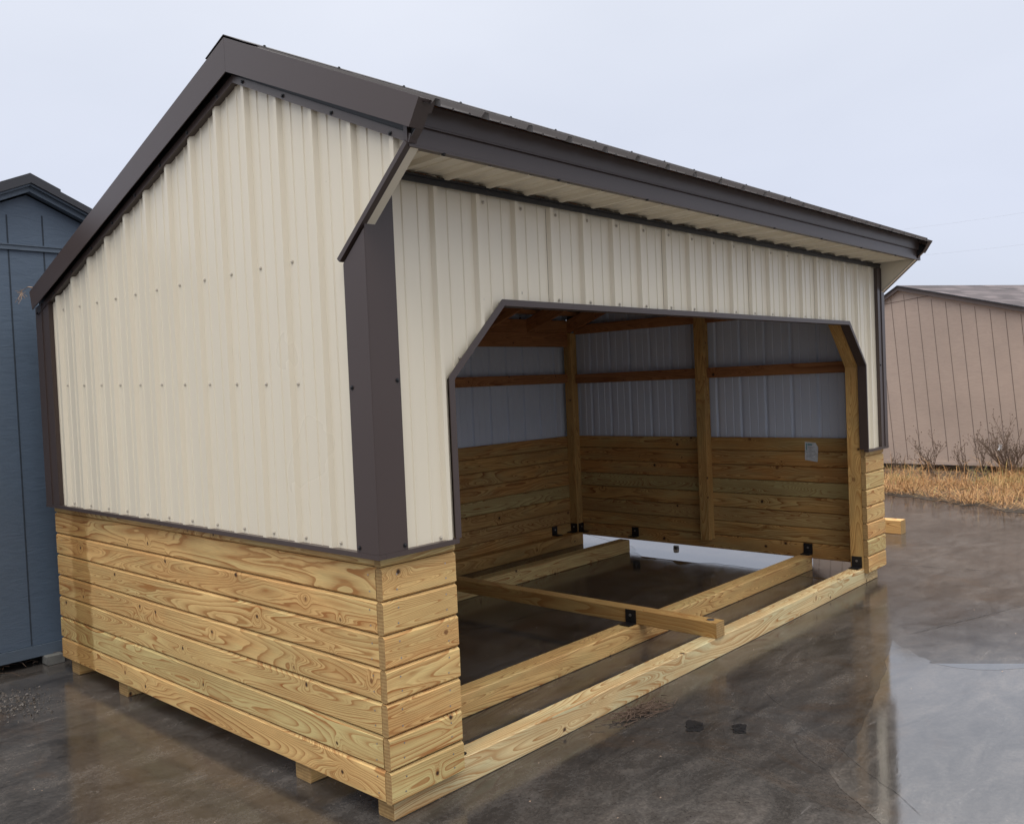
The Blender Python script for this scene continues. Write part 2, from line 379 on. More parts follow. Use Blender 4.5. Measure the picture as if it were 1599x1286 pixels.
# corrugated sheet -------------------------------------------------------------
def profile(s, ribs0, H=0.019):
    """height of the sheet above its flat at position s"""
    t = (s - ribs0) % RIB
    if t > RIB / 2: t -= RIB
    a = abs(t)
    if a <= .010: return H
    if a <= .020: return H * (1 - (a - .010) / .010)
    t = (s - ribs0) % RIB
    for c in (.076, .1526):
        d = abs(t - c)
        if d <= .0025: return .0042
        if d <= .006: return .0042 * (1 - (d - .0025) / .0035)
    return 0.0
def stations(s0, s1, ribs0, extra=()):
    S = {s0, s1} | {e for e in extra if s0 < e < s1}
    k0 = int((s0 - ribs0) // RIB) - 1
    for k in range(k0, k0 + int((s1 - s0) / RIB) + 4):
        c = ribs0 + k * RIB
        for d in (-.020, -.010, .010, .020, .070, .0735, .0785, .082, .1466, .1501, .1551, .1586):
            if s0 < c + d < s1: S.add(c + d)
    return sorted(S)
def sheet(mb, place, s0, s1, ribs0, lo, hi, extra=(), thick=.0025, H=0.019, mi_out=0, mi_in=1):
    """place(s, t, off) -> xyz ; lo(s), hi(s) ends of the sheet along t"""
    S = stations(s0, s1, ribs0, extra)
    for a, b in zip(S, S[1:]):
        if b - a < 1e-6: continue
        ha, hb = profile(a + 1e-7, ribs0, H), profile(b - 1e-7, ribs0, H)
        e = 1e-6
        la, lb, ua, ub = lo(a + e), lo(b - e), hi(a + e), hi(b - e)
        mb.face([place(a, la, ha), place(b, lb, hb), place(b, ub, hb), place(a, ua, ha)], mi_out)
        mb.face([place(a, la, ha - thick), place(a, ua, ha - thick), place(b, ub, hb - thick), place(b, lb, hb - thick)], mi_in)
        mb.face([place(a, la, ha), place(a, la, ha - thick), place(b, lb, hb - thick), place(b, lb, hb)], mi_out)
        mb.face([place(a, ua, ha), place(b, ub, hb), place(b, ub, hb - thick), place(a, ua, ha - thick)], mi_out)

# ================================================================== THE RUN-IN SHED
SHED = empty('run_in_shed', (L / 2, D / 2, 0), 'large cream steel run-in shed with dark brown roof, plank skirt and open front', 'shed')
X1, X2, X3, X4, ZS, ZT = .352, .667, 4.262, 4.545, 1.628, 1.937
BR, BF = 0.950, 0.553        # rib phases, side and front
def frontbot(x):
    if x < X1 + .008 or x > X4 - .008: return ZM + .012
    if x < X2: return ZS + (x - X1) / (X2 - X1) * (ZT - ZS) - .018
    if x > X3: return ZS + (X4 - x) / (X4 - X3) * (ZT - ZS) - .018
    return ZT - .012
def wingbot(y): return 2.397 - (y + .285) / .394 * (2.397 - 2.057)

# siding
mb = MB(); sheet(mb, lambda s, t, o: (-.006 - o, s, t), -.285, .109, BR, wingbot, lambda y: roof(y) - .155)
sheet(mb, lambda s, t, o: (-.006 - o, s, t), .109, D, BR, lambda y: ZM + .012, lambda y: roof(y) - .155, extra=(YP,))
side_siding = mb.build('side_siding', [M['cream'], M['inner']], SHED)
mb = MB(); sheet(mb, lambda s, t, o: (L + .006 + o, s, t), -.285, .109, BR, wingbot, lambda y: roof(y) - .155)
sheet(mb, lambda s, t, o: (L + .006 + o, s, t), .109, D, BR, lambda y: ZM + .012, lambda y: roof(y) - .155, extra=(YP,))
mb.build('side_siding', [M['cream'], M['inner']], SHED)
mb = MB()
for a, b in ((.02, X1 + .008), (X1 + .008, X2), (X2, X3), (X3, X4 - .008), (X4 - .008, L - .02)):
    sheet(mb, lambda s, t, o: (s, -.006 - o, t), a, b, BF, frontbot, lambda x: 2.39)
front_siding = mb.build('front_siding', [M['cream'], M['inner']], SHED)
mb = MB(); sheet(mb, lambda s, t, o: (s, D + .006 + o, t), .0, L, BF, lambda x: ZM + .012, lambda x: roof(D) - .004)
mb.build('back_siding', [M['cream'], M['inner']], SHED)

# sheet laps
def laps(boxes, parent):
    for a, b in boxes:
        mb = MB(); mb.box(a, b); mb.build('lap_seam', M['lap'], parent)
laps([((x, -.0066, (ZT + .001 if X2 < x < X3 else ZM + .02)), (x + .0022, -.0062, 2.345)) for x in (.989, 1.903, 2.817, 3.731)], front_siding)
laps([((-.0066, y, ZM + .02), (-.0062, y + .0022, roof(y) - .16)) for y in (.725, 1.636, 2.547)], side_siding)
# screws
def screw_mesh(name, mat, r):
    mb = MB(); n = 8
    ring = [(math.cos(k * 2 * math.pi / n), math.sin(k * 2 * math.pi / n)) for k in range(n)]
    def R(rr, z): return [(rr * a, rr * b, z) for a, b in ring]
    lv = [R(r * 1.5, 0), R(r * 1.5, .0015), R(r * .95, .002), R(r * .9, r * .9), R(r * .5, r * 1.15)]
    for A, B in zip(lv, lv[1:]):
        for k in range(n): mb.face([A[k], A[(k + 1) % n], B[(k + 1) % n], B[k]])
    mb.face(lv[-1])
    o = mb.build(name, mat); me = o.data; bpy.data.objects.remove(o); return me
SCR_C = screw_mesh('screw', M['cream_screw'], .0052)
SCR_B = screw_mesh('screw', M['black_screw'], .0058)
def screw(me, p, nrm, parent):
    o = bpy.data.objects.new('screw', me); COL.objects.link(o); o.parent = parent
    o.matrix_parent_inverse = Matrix.Identity(4)
    o.rotation_euler = Vector(nrm).to_track_quat('Z', 'Y').to_euler()
    o.location = p
    return o
for k in range(11):
    y = .451 + k * .2274
    screw(SCR_C, (-.007, y, 2.10 + .0017 * k), (-1, 0, 0), side_siding)
    screw(SCR_C, (-.007, y, 1.625 + .0065 * k), (-1, 0, 0), side_siding)
for k in range(12):
    screw(SCR_C, (-.007, .222 + k * .2274, 1.022), (-1, 0, 0), side_siding)
for k in range(18):
    screw(SCR_C, (.60 + k * RIB, -.007, 2.325), (0, -1, 0), front_siding)
for x, z in [(.575, 1.935), (.81, 1.972), (.43, 1.70)]: screw(SCR_C, (x, -.007, z), (0, -1, 0), front_siding)
for k in range(14): screw(SCR_C, (1.06 + k * RIB, -.007, ZT + .014), (0, -1, 0), front_siding)
screw(SCR_C, (.29, -.007, 1.015), (0, -1, 0), front_siding)

# roof panels -----------------------------------------------------------------
def roof_panel(name, ya, yb):
    mb = MB()
    za, zb = roof(ya), roof(yb); d = Vector((0, yb - ya, zb - za)).normalized(); n = Vector((0, -d.z, d.y)); n = n if n.z > 0 else -n
    def place(s, t, o):
        y = ya + (yb - ya) * t; return (s, y + n.y * o, za + (zb - za) * t - .016 + n.z * o)
    sheet(mb, place, -.04, L + .04, .238, lambda s: 0, lambda s: 1, H=.020)
    return mb.build(name, [M['roof'], M['under']], SHED)
front_roof = roof_panel('roof_panel', YP, -.385)
roof_panel('roof_panel', YP, 3.075)
# ridge cap
mb = MB()
cap = [(YP - .15, roof(YP - .15) + .006), (YP, ZP + .008), (YP + .15, roof(YP + .15) + .006), (YP + .15, roof(YP + .15) + .009), (YP, ZP + .012), (YP - .15, roof(YP - .15) + .009)]
mb.prism(cap, 'x', -.0635, L + .0635)
rc = mb.build('ridge_cap', M['roof'], SHED)
for k in range(14): screw(SCR_B, (.05 + k * .37, YP - .12, roof(YP - .12) + .010), (0, -.41, .91), rc)

# rake trims
YR = 3.07; YF = -.345
def rake(xo, xw, xf, xin):
    """xo outer face, xw wall side, xf flange face"""
    mb = MB()
    sg = 1 if xo < 0 else -1; t = .004 * sg; C_ = .065
    back = [(YP, ZP), (YR, roof(YR)), (YR - .03, roof(YR) - .108), (YP, ZP - .138)]
    frontp = [(YP - .001, ZP), (YP - .001, ZP - .138), (YF + .018, roof(YF) - .104), (YF - .037, roof(YF) - .020)]
    for p in (back, frontp): mb.prism(p, 'x', xo, xo + t)
    mb.prism([(YP, ZP), (YR - .001, roof(YR)), (YR - .017, roof(YR) - .050), (YP, ZP - C_)], 'x', xo + t * 1.05, xw)
    mb.prism([(YP - .001, ZP), (YP - .001, ZP - C_), (YF - .012, roof(YF) - .055), (YF - .036, roof(YF) - .021)], 'x', xo + t * 1.05, xw)
    def flange(top, bot):
        k = -1 if xo < 0 else 1; xe0 = xf - .003 * k; xe1 = xf + .001 * k
        (y0, z0), (y1, z1) = top; (y2, z2), (y3, z3) = bot
        mb.face([(xe0, y0, z0), (xe0, y1, z1), (xe1, y3, z3), (xe1, y2, z2)]); mb.face([(xe1, y2, z2), (xe1, y3, z3), (xin, y3, z3 + .002), (xin, y2, z2 + .002)])
        mb.face([(xe0, y0, z0), (xin, y0, z0), (xin, y1, z1), (xe0, y1, z1)]); mb.face([(xe0, y1, z1), (xin, y1, z1), (xin, y3, z3 + .002), (xe1, y3, z3)])
    flange([(YP, ZP - .142), (YR - .036, roof(YR - .036) - .110)], [(YP, ZP - .178), (YR - .03, roof(YR - .03) - .148)])
    flange([(YP - .001, ZP - .145), (-.303, roof(-.303) - .134)], [(YP - .001, ZP - .176), (-.292, roof(-.292) - .166)])
    xb = -.023 if xo < 0 else L + .023
    # closed end at the front eave
    E0, E1, E2 = (YF - .036, roof(YF) - .024), (YF + .0185, roof(YF) - .103), (-.297, roof(-.297) - .150)
    mb.prism([(E0[0] + .002, E0[1]), (E0[0] + .006, E0[1] + .002), (E1[0] + .004, E1[1]), (E1[0], E1[1])], 'x', xo + t * 1.05, xin)
    mb.prism([(E1[0], E1[1] - .0005), (E1[0] + .004, E1[1] - .0005), (E2[0] + .003, E2[1]), (E2[0] - .001, E2[1])], 'x', xf - .003 * (-1 if xo < 0 else 1), xin)
    mb.prism([(YP, ZP - C_ - .001), (YR - .018, roof(YR) - .052), (YR - .04, roof(YR) - .1), (YP, ZP - .1395)], 'x', xb, xin, 1)  # black backings paint in the recess shade between rake face and flange
    mb.prism([(YP - .001, ZP - C_ - .001), (YP - .001, ZP - .1495), (-.303, roof(-.303) - .1375), (-.345, roof(-.345) - .062)], 'x', xb, xin, 1)
    return mb.build('rake_trim', [M['trim'], M['black']], SHED)
rk = rake(-.062, .012, -.034, .0)
rake(L + .062, L - .012, L + .034, L)
for k in range(9):
    y = .90 + k * .268
    screw(SCR_B, (-.034, y, roof(y) - .160 + .003 * k), (-1, 0, 0), rk)
for y in (.70, .42, .12, -.2): screw(SCR_B, (-.034, y, roof(y) - .158), (-1, 0, 0), rk)
# gable fillers between trims
# front eave fascia
mb = MB()
mb.prism([(-.288, 2.393), (-.270, 2.393), (-.270, 2.455), (-.288, 2.455)], 'x', -.036, L + .075)
mb.prism([(-.300, 2.461), (-.311, 2.527), (-.270, 2.545), (-.270, 2.461)], 'x', -.0575, L + .0575)
mb.prism([(-.2985, 2.4555), (-.272, 2.4555), (-.272, 2.4608), (-.2985, 2.4608)], 'x', -.028, L + .078)
mb.prism([(-.288, 2.386), (-.262, 2.386), (-.262, 2.3925), (-.288, 2.3925)], 'x', -.028, L + .075)
fa = mb.build('eave_fascia', M['trim'], SHED)
for k in range(8): screw(SCR_B, (.13 + k * .62, -.283, 2.386), (0, -.3, -.95), fa)
# back eave fascia
mb = MB(); mb.prism([(D + .012, 2.10), (D + .034, 2.10), (D + .034, roof(3.07) - .03), (D + .012, roof(3.07) - .03)], 'x', .012, L - .012)
mb.build('eave_fascia', M['trim'], SHED)
# soffit
mb = MB()
sheet(mb, lambda s, t, o: (s, -.285 + .27 * t, 2.398 - .006 * t - o), .04, L - .04, .60, lambda s: 0.06, lambda s: 1, H=.016, mi_in=0)
mb.build('soffit', M['cream'], SHED)
# J trim under soffit
mb = MB(); mb.prism([(-.034, 2.350), (-.0275, 2.350), (-.0275, 2.372), (-.034, 2.372)], 'x', .045, L - .045)
mb.prism([(-.040, 2.3725), (-.004, 2.3725), (-.004, 2.381), (-.040, 2.381)], 'x', .045, L - .045)
mb.build('soffit_trim', M['black'], SHED)
# wings (eave ends)
def wing(x0, x1, xt0, xt1):
    mb = MB()
    dy, dz = .394, -.34; l = math.hypot(dy, dz); ny, nz = dz / l, -dy / l   # pointing down/out
    A = (-.285, 2.397); B = (.109, 2.057); t = .004
    mb.prism([(A[0], A[1]), (B[0], B[1]), (B[0] + ny * t, B[1] + nz * t), (A[0] + ny * t, A[1] + nz * t)], 'x', x0, x1, 0)
    mb.prism([(-.28, 2.397), (.0, 2.395), (.0, 2.157)], 'x', x1 - .0015 if x1 > x0 and x0 < 1 else x0, x1 if x0 < 1 else x0 + .0015, 0)
    mb.prism([(A[0] + ny * .005, A[1] + nz * .005), (B[0] + ny * .005, B[1] + nz * .005), (B[0] + .003 - ny * .012, B[1] - nz * .012), (A[0] + .0 - ny * .012, A[1] - nz * .012)], 'x', xt0, xt1, 1)
    return mb.build('eave_wing', [M['cream'], M['trim']], SHED)
wing(-.016, .020, -.040, -.0165)
wing(L - .020, L + .016, L + .0165, L + .040)

# corner trims
def corner(xs, ys, front):
    sx = 1 if xs == 0 else -1; sy = 1 if ys == 0 else -1
    mb = MB(); X = lambda d: xs + sx * d; Y = lambda d: ys + sy * d
    x_out, y_out, wx, wy = -.031, -.031, .105, (.095 if front else .17)
    z1 = ZM + .018
    if front:
        mb.prism([(Y(y_out), z1), (Y(wy), z1), (Y(wy), 2.046), (Y(y_out), 2.156)], 'x', X(x_out), X(x_out + .004))
        mb.prism([(X(x_out + .0045), z1), (X(wx), z1), (X(wx), 2.349), (X(.012), 2.349), (X(.012), 2.172), (X(x_out + .0045), 2.172)], 'y', Y(y_out), Y(y_out + .004))
        mb.prism([(X(wx - .004), z1), (X(wx), z1), (X(wx), 2.349), (X(wx - .004), 2.349)], 'y', Y(y_out + .0045), Y(-.005))
        mb.prism([(Y(wy - .004), z1), (Y(wy), z1), (Y(wy), 2.062), (Y(wy - .004), 2.062)], 'x', X(x_out + .0045), X(-.005))
        # raised fold down the front leg
        if xs: mb.prism([(X(.035), z1), (X(.045), z1), (X(.045), 2.349), (X(.035), 2.349)], 'y', Y(y_out - .006), Y(y_out - .0003))
    else:
        zt_ = roof(ys) - .10
        mb.prism([(Y(y_out), z1), (Y(wy), z1), (Y(wy), roof(ys - wy) - .12), (Y(y_out), zt_)], 'x', X(x_out), X(x_out + .004))
        mb.prism([(X(x_out + .0045), z1), (X(wx), z1), (X(wx), 2.12), (X(x_out + .0045), 2.12)], 'y', Y(y_out), Y(y_out + .004))
        mb.prism([(Y(wy - .004), z1), (Y(wy), z1), (Y(wy), roof(ys - wy) - .13), (Y(wy - .004), roof(ys - wy) - .13)], 'x', X(x_out + .0045), X(-.005))
        mb.prism([(Y(wy - .105), z1), (Y(wy - .097), z1), (Y(wy - .097), roof(ys - wy) - .14), (Y(wy - .105), roof(ys - wy) - .14)], 'x', X(x_out - .005), X(x_out - .0003))
    return mb.build('corner_trim', M['trim'], SHED)
ct = corner(0, 0, True); ct2 = corner(L, 0, True); ct3 = corner(0, D, False); corner(L, D, False)
for p, n in (((-.0315, .077, 1.02), (-1, 0, 0)), ((.09, -.0315, 1.02), (0, -1, 0)), ((-.0315, .077, 1.60), (-1, 0, 0)), ((.09, -.0315, 1.62), (0, -1, 0))): screw(SCR_B, p, n, ct)
screw(SCR_B, (L - .09, -.0315, 1.62), (0, -1, 0), ct2)

# base flashing (z-trim between metal and planks)
mb = MB(); e = .0325
mb.box((-e, -e, ZM - .001), (.001, D + e, ZM + .0175))
mb.build('base_trim', M['trim'], SHED)
mb = MB(); mb.box((.0015, -e, ZM - .001), (X1 + .012, .001, ZM + .0175)); mb.build('base_trim', M['trim'], SHED)
mb = MB(); mb.box((X4 - .012, -e, ZM - .001), (L - .0015, .001, ZM + .0175)); mb.build('base_trim', M['trim'], SHED)
mb = MB(); mb.box((L - .001, -e, ZM - .001), (L + e, D + e, ZM + .0175)); mb.build('base_trim', M['trim'], SHED)
# opening trim
mb = MB(); w = .026
outer = [(X1 - .004, ZM + .018), (X1 - .004, ZS), (X2, ZT), (X3, ZT), (X4 + .004, ZS), (X4 + .004, ZM + .018)]
inner = [(X1 + w, ZM + .018), (X1 + w, ZS - .012), (X2 + .012, ZT - w), (X3 - .012, ZT - w), (X4 - .010, ZS - .008), (X4 - .010, ZM + .018)]
for i in range(5):
    q = [outer[i], outer[i + 1], inner[i + 1], inner[i]]
    mb.prism(q, 'y', -.030, -.026)
    a, b = inner[i], inner[i + 1]; dx, dz = b[0] - a[0], b[1] - a[1]; l = math.hypot(dx, dz); nx, nz = -dz / l * .003, dx / l * .003
    mb.prism([a, b, (b[0] + nx, b[1] + nz), (a[0] + nx, a[1] + nz)], 'y', -.0255, .034)
mb.build('opening_trim', M['trim'], SHED)

# plank skirts ----------------------------------------------------------------
def planks(name, axis, a, b, out, thick, sgn, ztop=ZI, mats=None, nails=(), parent=SHED, jit=0.0, zstart=ZB):
    seed0 = random.random()
    """tongue and groove boards; face at 'out', inner face at out + sgn*thick, chamfered V joints"""
    mb = MB(); z = zstart
    while z < ztop - .004:
        z1 = min(z + PITCH, ztop); c = .010; g = .0018
        bi = round((z - zstart) / PITCH); sd = (seed0 + bi * .381966 + random.uniform(0, .05)) % 1; off = random.random() * 9
        ja, jb = a + random.uniform(-jit, jit), b + random.uniform(-jit, jit)
        o0 = out + random.uniform(-.0008, .0008); i0 = out + sgn * thick
        ci = sgn * c * .95
        poly = [(o0 + ci, z + g), (o0, z + c), (o0, z1 - c), (o0 + ci, z1 - g), (i0 - ci * .6, z1 - g), (i0, z1 - c * .8), (i0, z + c * .8), (i0 - ci * .6, z + g)]
        if z1 - z < .05: poly = [(o0 + ci, z + g), (o0, z + c), (o0, z1), (i0, z1), (i0, z + c * .8), (i0 - ci * .6, z + g)]
        n = len(poly); per = 0
        def p3(q, w): return (q[0], w, q[1]) if axis == 'y' else (w, q[0], q[1])
        for i in range(n):
            q0, q1 = poly[i], poly[(i + 1) % n]; l = math.dist(q0, q1)
            mb.face([p3(q0, ja), p3(q0, jb), p3(q1, jb), p3(q1, ja)], 0, [(off + ja, per, sd), (off + jb, per, sd), (off + jb, per + l, sd), (off + ja, per + l, sd)])
            per += l
        mb.face([p3(q, ja) for q in poly], 1, [(q[0] - out, q[1] - z, sd) for q in poly]); mb.face([p3(q, jb) for q in poly][::-1], 1, [(q[0] - out, q[1] - z, sd) for q in poly][::-1])
        if z1 < ztop - .004:
            for q0_, q1_ in (((o0 + sgn * .014, z1 - .012), (o0 + sgn * .014, z1 + .012)), ((o0 + sgn * .016, z1 + .012), (o0 + sgn * .016, z1 - .012))):
                mb.face([p3(q0_, a + .004), p3(q0_, b - .004), p3(q1_, b - .004), p3(q1_, a + .004)], 3)
        if z1 - z > .08:
            for w in nails:
                for zz in (z + .034, z + .092):
                    ww = w + random.uniform(-.004, .004); zz += random.uniform(-.004, .004)
                    pts = [(ww + .0036 * math.cos(t * math.pi / 3), zz + .0036 * math.sin(t * math.pi / 3)) for t in range(6)]
                    mb.face([p3((o0 - sgn * .0006, q[1]), q[0]) for q in pts], 2)
        z = z1
    return mb.build(name, (mats or [M['pine']]) + [M['end'], M['zinc'], M['joint']], parent)
planks('plank_skirt', 'y', .035, D, 0, .035, 1, nails=(.075, D - .08), jit=.0025)
planks('plank_skirt', 'x', 0.0, .366, 0, .035, 1, nails=(.07, .31), jit=.0025)
planks('plank_skirt', 'x', 4.552, L, 0, .035, 1, nails=(4.60, 4.86), jit=.0025)
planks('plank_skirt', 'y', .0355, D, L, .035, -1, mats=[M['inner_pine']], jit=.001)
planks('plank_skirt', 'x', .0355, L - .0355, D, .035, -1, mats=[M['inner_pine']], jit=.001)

# framing ----------------------------------------------------------------------
def timber(name, p0, p1, w, h, mat='post_pine', up=(0, 0, 1), ch=.003, seed=None):
    mb = MB(); mb.lumber(p0, p1, w, h, up, ch, seed=seed); return mb.build(name, [M[mat], M['end']], SHED)
xr, yb = L - .036, D - .036
for x, y, z0, z1 in ((xr - .045, yb - .045, .116, roof(yb) - .2), (xr - .045, 1.505, .165, roof(1.5) - .09), (xr - .045, .082, .116, 2.33),
                     (.081, yb - .045, .116, roof(yb) - .2), (.081, 1.505, .165, roof(1.5) - .09), (.081, .082, .116, 2.33)):
    timber('post', (x, y, z0), (x, y, z1), .09, .09, up=(0, 1, 0))
timber('post', (4.6055, .087, .116), (4.6055, .087, ZS - .016), .10, .10, up=(0, 1, 0))
timber('post', (.303, .087, .116), (.303, .087, ZS - .016), .10, .10, up=(0, 1, 0))
# braces across the opening corners
timber('corner_brace', (4.610, .087, ZS - .02), (4.275, .087, ZT + .045), .10, .075, up=(1, 0, 1))
timber('corner_brace', (.298, .087, ZS - .02), (.633, .087, ZT + .045), .10, .075, up=(-1, 0, 1))
timber('header', (.13, .080, 2.13), (L - .13, .080, 2.13), .080, .375, 'red_wood')
timber('back_header', (.128, yb - .030, 2.003), (xr - .091, yb - .030, 2.003), .045, .13, 'red_wood')
timber('back_header', (.128, yb - .029, 2.130), (xr - .091, yb - .029, 2.130), .045, .121, 'red_wood')
timber('girt', (.13, yb - .019, 1.628), (xr - .091, yb - .019, 1.628), .036, .088, 'red_wood')
for xg in (xr - .019, .055):
    for z in (1.620, 2.100):
        timber('girt', (xg, 1.552, z), (xg, yb - .092, z), .036, .088, 'red_wood')
        timber('girt', (xg, .130, z), (xg, 1.458, z), .036, .088, 'red_wood')
for x in (.08, .65, 1.25, 1.85, 2.45, 3.05, 3.63, 4.21, 4.80):
    o = .125
    timber('rafter', (x, 3.0, roof(3.0) - o - .03), (x, YP, ZP - o - .03), .038, .12, 'red_wood')
    timber('rafter', (x, -.24, roof(-.24) - .075), (x, YP - .001, ZP - .12), .038, .089, 'red_wood')
for y in (2.9, 2.35, 1.8, 1.25, .95): timber('purlin', (.02, y, roof(y) - .056), (L - .02, y, roof(y) - .056), .089, .034, 'red_wood')
for y in (.6, .1): timber('purlin', (.02, y, roof(y) - .040), (L - .02, y, roof(y) - .040), .089, .020, 'red_wood')
# skids and floor frame
timber('skid', (.037, .082, .057), (4.815, .082, .057), .091, .114, 'pale_pine', ch=.004, seed=.12)
timber('skid', (.030, .607, .057), (4.815, .607, .057), .108, .114, 'pine', ch=.005, seed=.31)
timber('skid', (.030, 2.300, .057), (4.690, 2.300, .057), .108, .114, 'pine', ch=.005, seed=.27)
timber('skid', (.025, 2.930, .057), (4.80, 2.930, .057), .108, .114, 'post_pine', ch=.005, seed=.77)
cross = timber('cross_tie', (2.418, .028, .1585), (2.418, 2.90, .1585), .090, .088, 'post_pine', ch=.003, seed=.52)
# angle brackets
def bracket(p, face, wdt=.075):
    """p: point at the foot of the vertical leg; face: outward normal of the vertical leg"""
    mb = MB(); f = Vector(face); s = Vector((-f.y, f.x, 0)); p = Vector(p)
    def bx(a0, a1, b0, b1, z0, z1, mi=0):
        P = [p + s * a + f * b + Vector((0, 0, z)) for z in (z0, z1) for b in (b0, b1) for a in (a0, a1)]
        for q in ((0, 2, 3, 1), (4, 5, 7, 6), (0, 1, 5, 4), (2, 6, 7, 3), (0, 4, 6, 2), (1, 3, 7, 5)): mb.face([P[k] for k in q], mi)
    h = wdt / 2
    bx(-h, h, .001, .007, 0, .085); bx(-h, h, .0075, .075, .0012, .007)
    o = mb.build('angle_bracket', M['black'], SHED)
    mb = MB(); c = p + f * .0075 + Vector((0, 0, .052)); tube(mb, [c, c + f * .006], .009, .008, 8)
    mb.build('bolt', M['zinc'], o)
    return o
bracket((4.871, .607, .115), (-1, 0, 0)); bracket((4.871, 2.30, .115), (-1, 0, 0))
bracket((4.554, .087, .115), (-1, 0, 0)); bracket((2.372, .607, .115), (-1, 0, 0))
bracket((4.781, 2.965, .115), (-1, 0, 0)); bracket((4.83, 2.923, .115), (0, -1, 0)); bracket((4.53, 3.013, .115), (0, -1, 0))
bracket((.354, .087, .115), (1, 0, 0))
mb = MB(); tube(mb, [(2.42, .09, .2032), (2.42, .09, .206)], .022, .022, 12); mb.build('washer', M['zinc'], SHED)

# notice stapled inside
mb = MB()
mb.face([(4.869, .610, .880), (4.869, .505, .866), (4.869, .497, .985), (4.869, .518, 1.020), (4.869, .606, 1.028)], 0)
mb.face([(4.8705, .610, .880), (4.8705, .606, 1.028), (4.8705, .518, 1.020), (4.8705, .497, .985), (4.8705, .505, .866)], 0)
def q_(y0, y1, z0, z1, mi): mb.face([(4.8684, y0, z0), (4.8684, y1, z0 - .001), (4.8684, y1, z1 - .001), (4.8684, y0, z1)], mi)
q_(.598, .588, .960, 1.015, 2)
q_(.584, .545, 1.000, 1.012, 2)
for i in range(9):
    z = .985 - i * .0105; q_(.598 if i > 3 else .580, .525 + .012 * ((i * 7) % 3), z, z + .0028, 1)
tag(mb.build('notice_sheet', [M['paper'], M['ink'], M['teal']]), 'small white printed notice sheet stapled to the inside planks of the open shed', 'notice')

# ================================================================== BLUE SHED
BS = empty('blue_shed', (.03, 4.3, 0), 'dark blue wooden shed with grooved siding partly hidden behind the cream shed', 'shed')
yB = 3.30; bx0, bx1 = -1.19, 1.25; bz = 2.925; bs = .45
def broof(x): return bz - bs * abs(x - .03)
mb = MB()
mb.prism([(bx0, .125), (bx1, .125), (bx1, broof(bx1) - .06), (.03, bz - .06), (bx0, broof(bx0) - .06)], 'y', yB, 6.2)
mb.build('wall', M['blue'], BS)
mb = MB()
xg = bx0 + .02
gx = -.0865 - .2 * 5
while gx < bx1:
    if bx0 + .01 < gx:
        mb.box((gx - .004, yB - .0022, .13), (gx + .004, yB - .0006, 2.523))
        if broof(gx) - .16 > 2.56: mb.box((gx - .004, yB - .0022, 2.562), (gx + .004, yB - .0006, broof(gx) - .14))
    gx += .2
mb.build('groove_lines', M['groove'], BS)
mb = MB(); mb.box((bx0, yB - .014, 2.525), (bx1, yB - .0005, 2.56)); mb.box((bx0, yB - .020, 2.552), (bx1, yB - .0145, 2.556)); mb.build('belt_trim', M['blue_trim'], BS)
mb = MB(); mb.box((bx0, yB - .012, .055), (bx1, yB + .02, .123)); mb.build('base_board', M['blue_trim'], BS)
mb = MB()
for sg in (-1, 1):
    xe = .03 + sg * 1.30
    mb.prism([(.03, bz - .012), (xe, bz - .012 - bs * 1.30), (xe, bz - .050 - bs * 1.30), (.03, bz - .050)], 'y', yB - .06, yB - .001)
    mb.prism([(.03, bz - .005), (xe, bz - .005 - bs * 1.30), (xe, bz - .018 - bs * 1.30), (.03, bz - .018)], 'y', yB - .085, yB - .0605)
mb.build('rake_board', M['blue_trim'], BS)
mb = MB()
for sg in (-1, 1):
    xe = .03 + sg * 1.36
    mb.prism([(.03, bz + .038), (xe, bz + .038 - bs * 1.36), (xe, bz - .004 - bs * 1.36), (.03, bz - .004)], 'y', yB - .10, 6.3)
mb.build('roof', M['dark_roof'], BS)
mb = MB()
mb.prism([(.03, bz + .056), (.03 + .17, bz + .056 - bs * .17), (.03 + .17, bz + .039 - bs * .17), (.03, bz + .039), (.03 - .17, bz + .039 - bs * .17), (.03 - .17, bz + .056 - bs * .17)], 'y', yB - .09, 6.3)
mb.build('ridge_cap', M['dark_roof'], BS)
for x in (.10, -1.0, 1.1):
    mb = MB(); mb.lumber((x, yB + .02, .027), (x, 6.1, .027), .15, .054, seed=.4); mb.build('skid', [M['wood_block'], M['wood_block']], BS)
mb = MB(); mb.lumber((.022, 3.225, .029), (.022, 3.315, .029), .10, .052, seed=.6); mb.build('support_block', [M['wood_block'], M['wood_block']], BS)

# ================================================================== TAN SHED
xT = 12.3; PYT, PZT = 2.365, 2.86
TS = empty('tan_shed', (14.5, 1.0, 0), 'tan wooden shed with grooved siding and mauve shingle roof at the right edge', 'shed')
sR, sL = .280, .66
def troof(y): return PZT - (sR * (PYT - y) if y < PYT else sL * (y - PYT))
RIDGE = (14.569, 1.146, 2.86)
ye, yw = -1.6, 3.9
mb = MB(); mb.prism([(ye, .105), (yw, .105), (yw, troof(yw) - .05), (PYT, PZT - .05), (ye, troof(ye) - .05)], 'x', xT, 13.6)
mb.build('wall', M['tan'], TS)
mb = MB(); k = 0
while k < 40:
    y1 = yw - .05 - k * .197; k += 1     # grooves lean as in the yard's settled shed
    zt_ = troof(y1) - .10; lean = .075
    if y1 < ye + .25: break
    y0 = y1 - lean * 0 
    mb.face([(xT - .003, y1 - .0035 - lean * (2.4 - .15), .15), (xT - .003, y1 - .0035 - lean * (2.4 - zt_), zt_), (xT - .003, y1 + .0035 - lean * (2.4 - zt_), zt_), (xT - .003, y1 + .0035 - lean * (2.4 - .15), .15)])
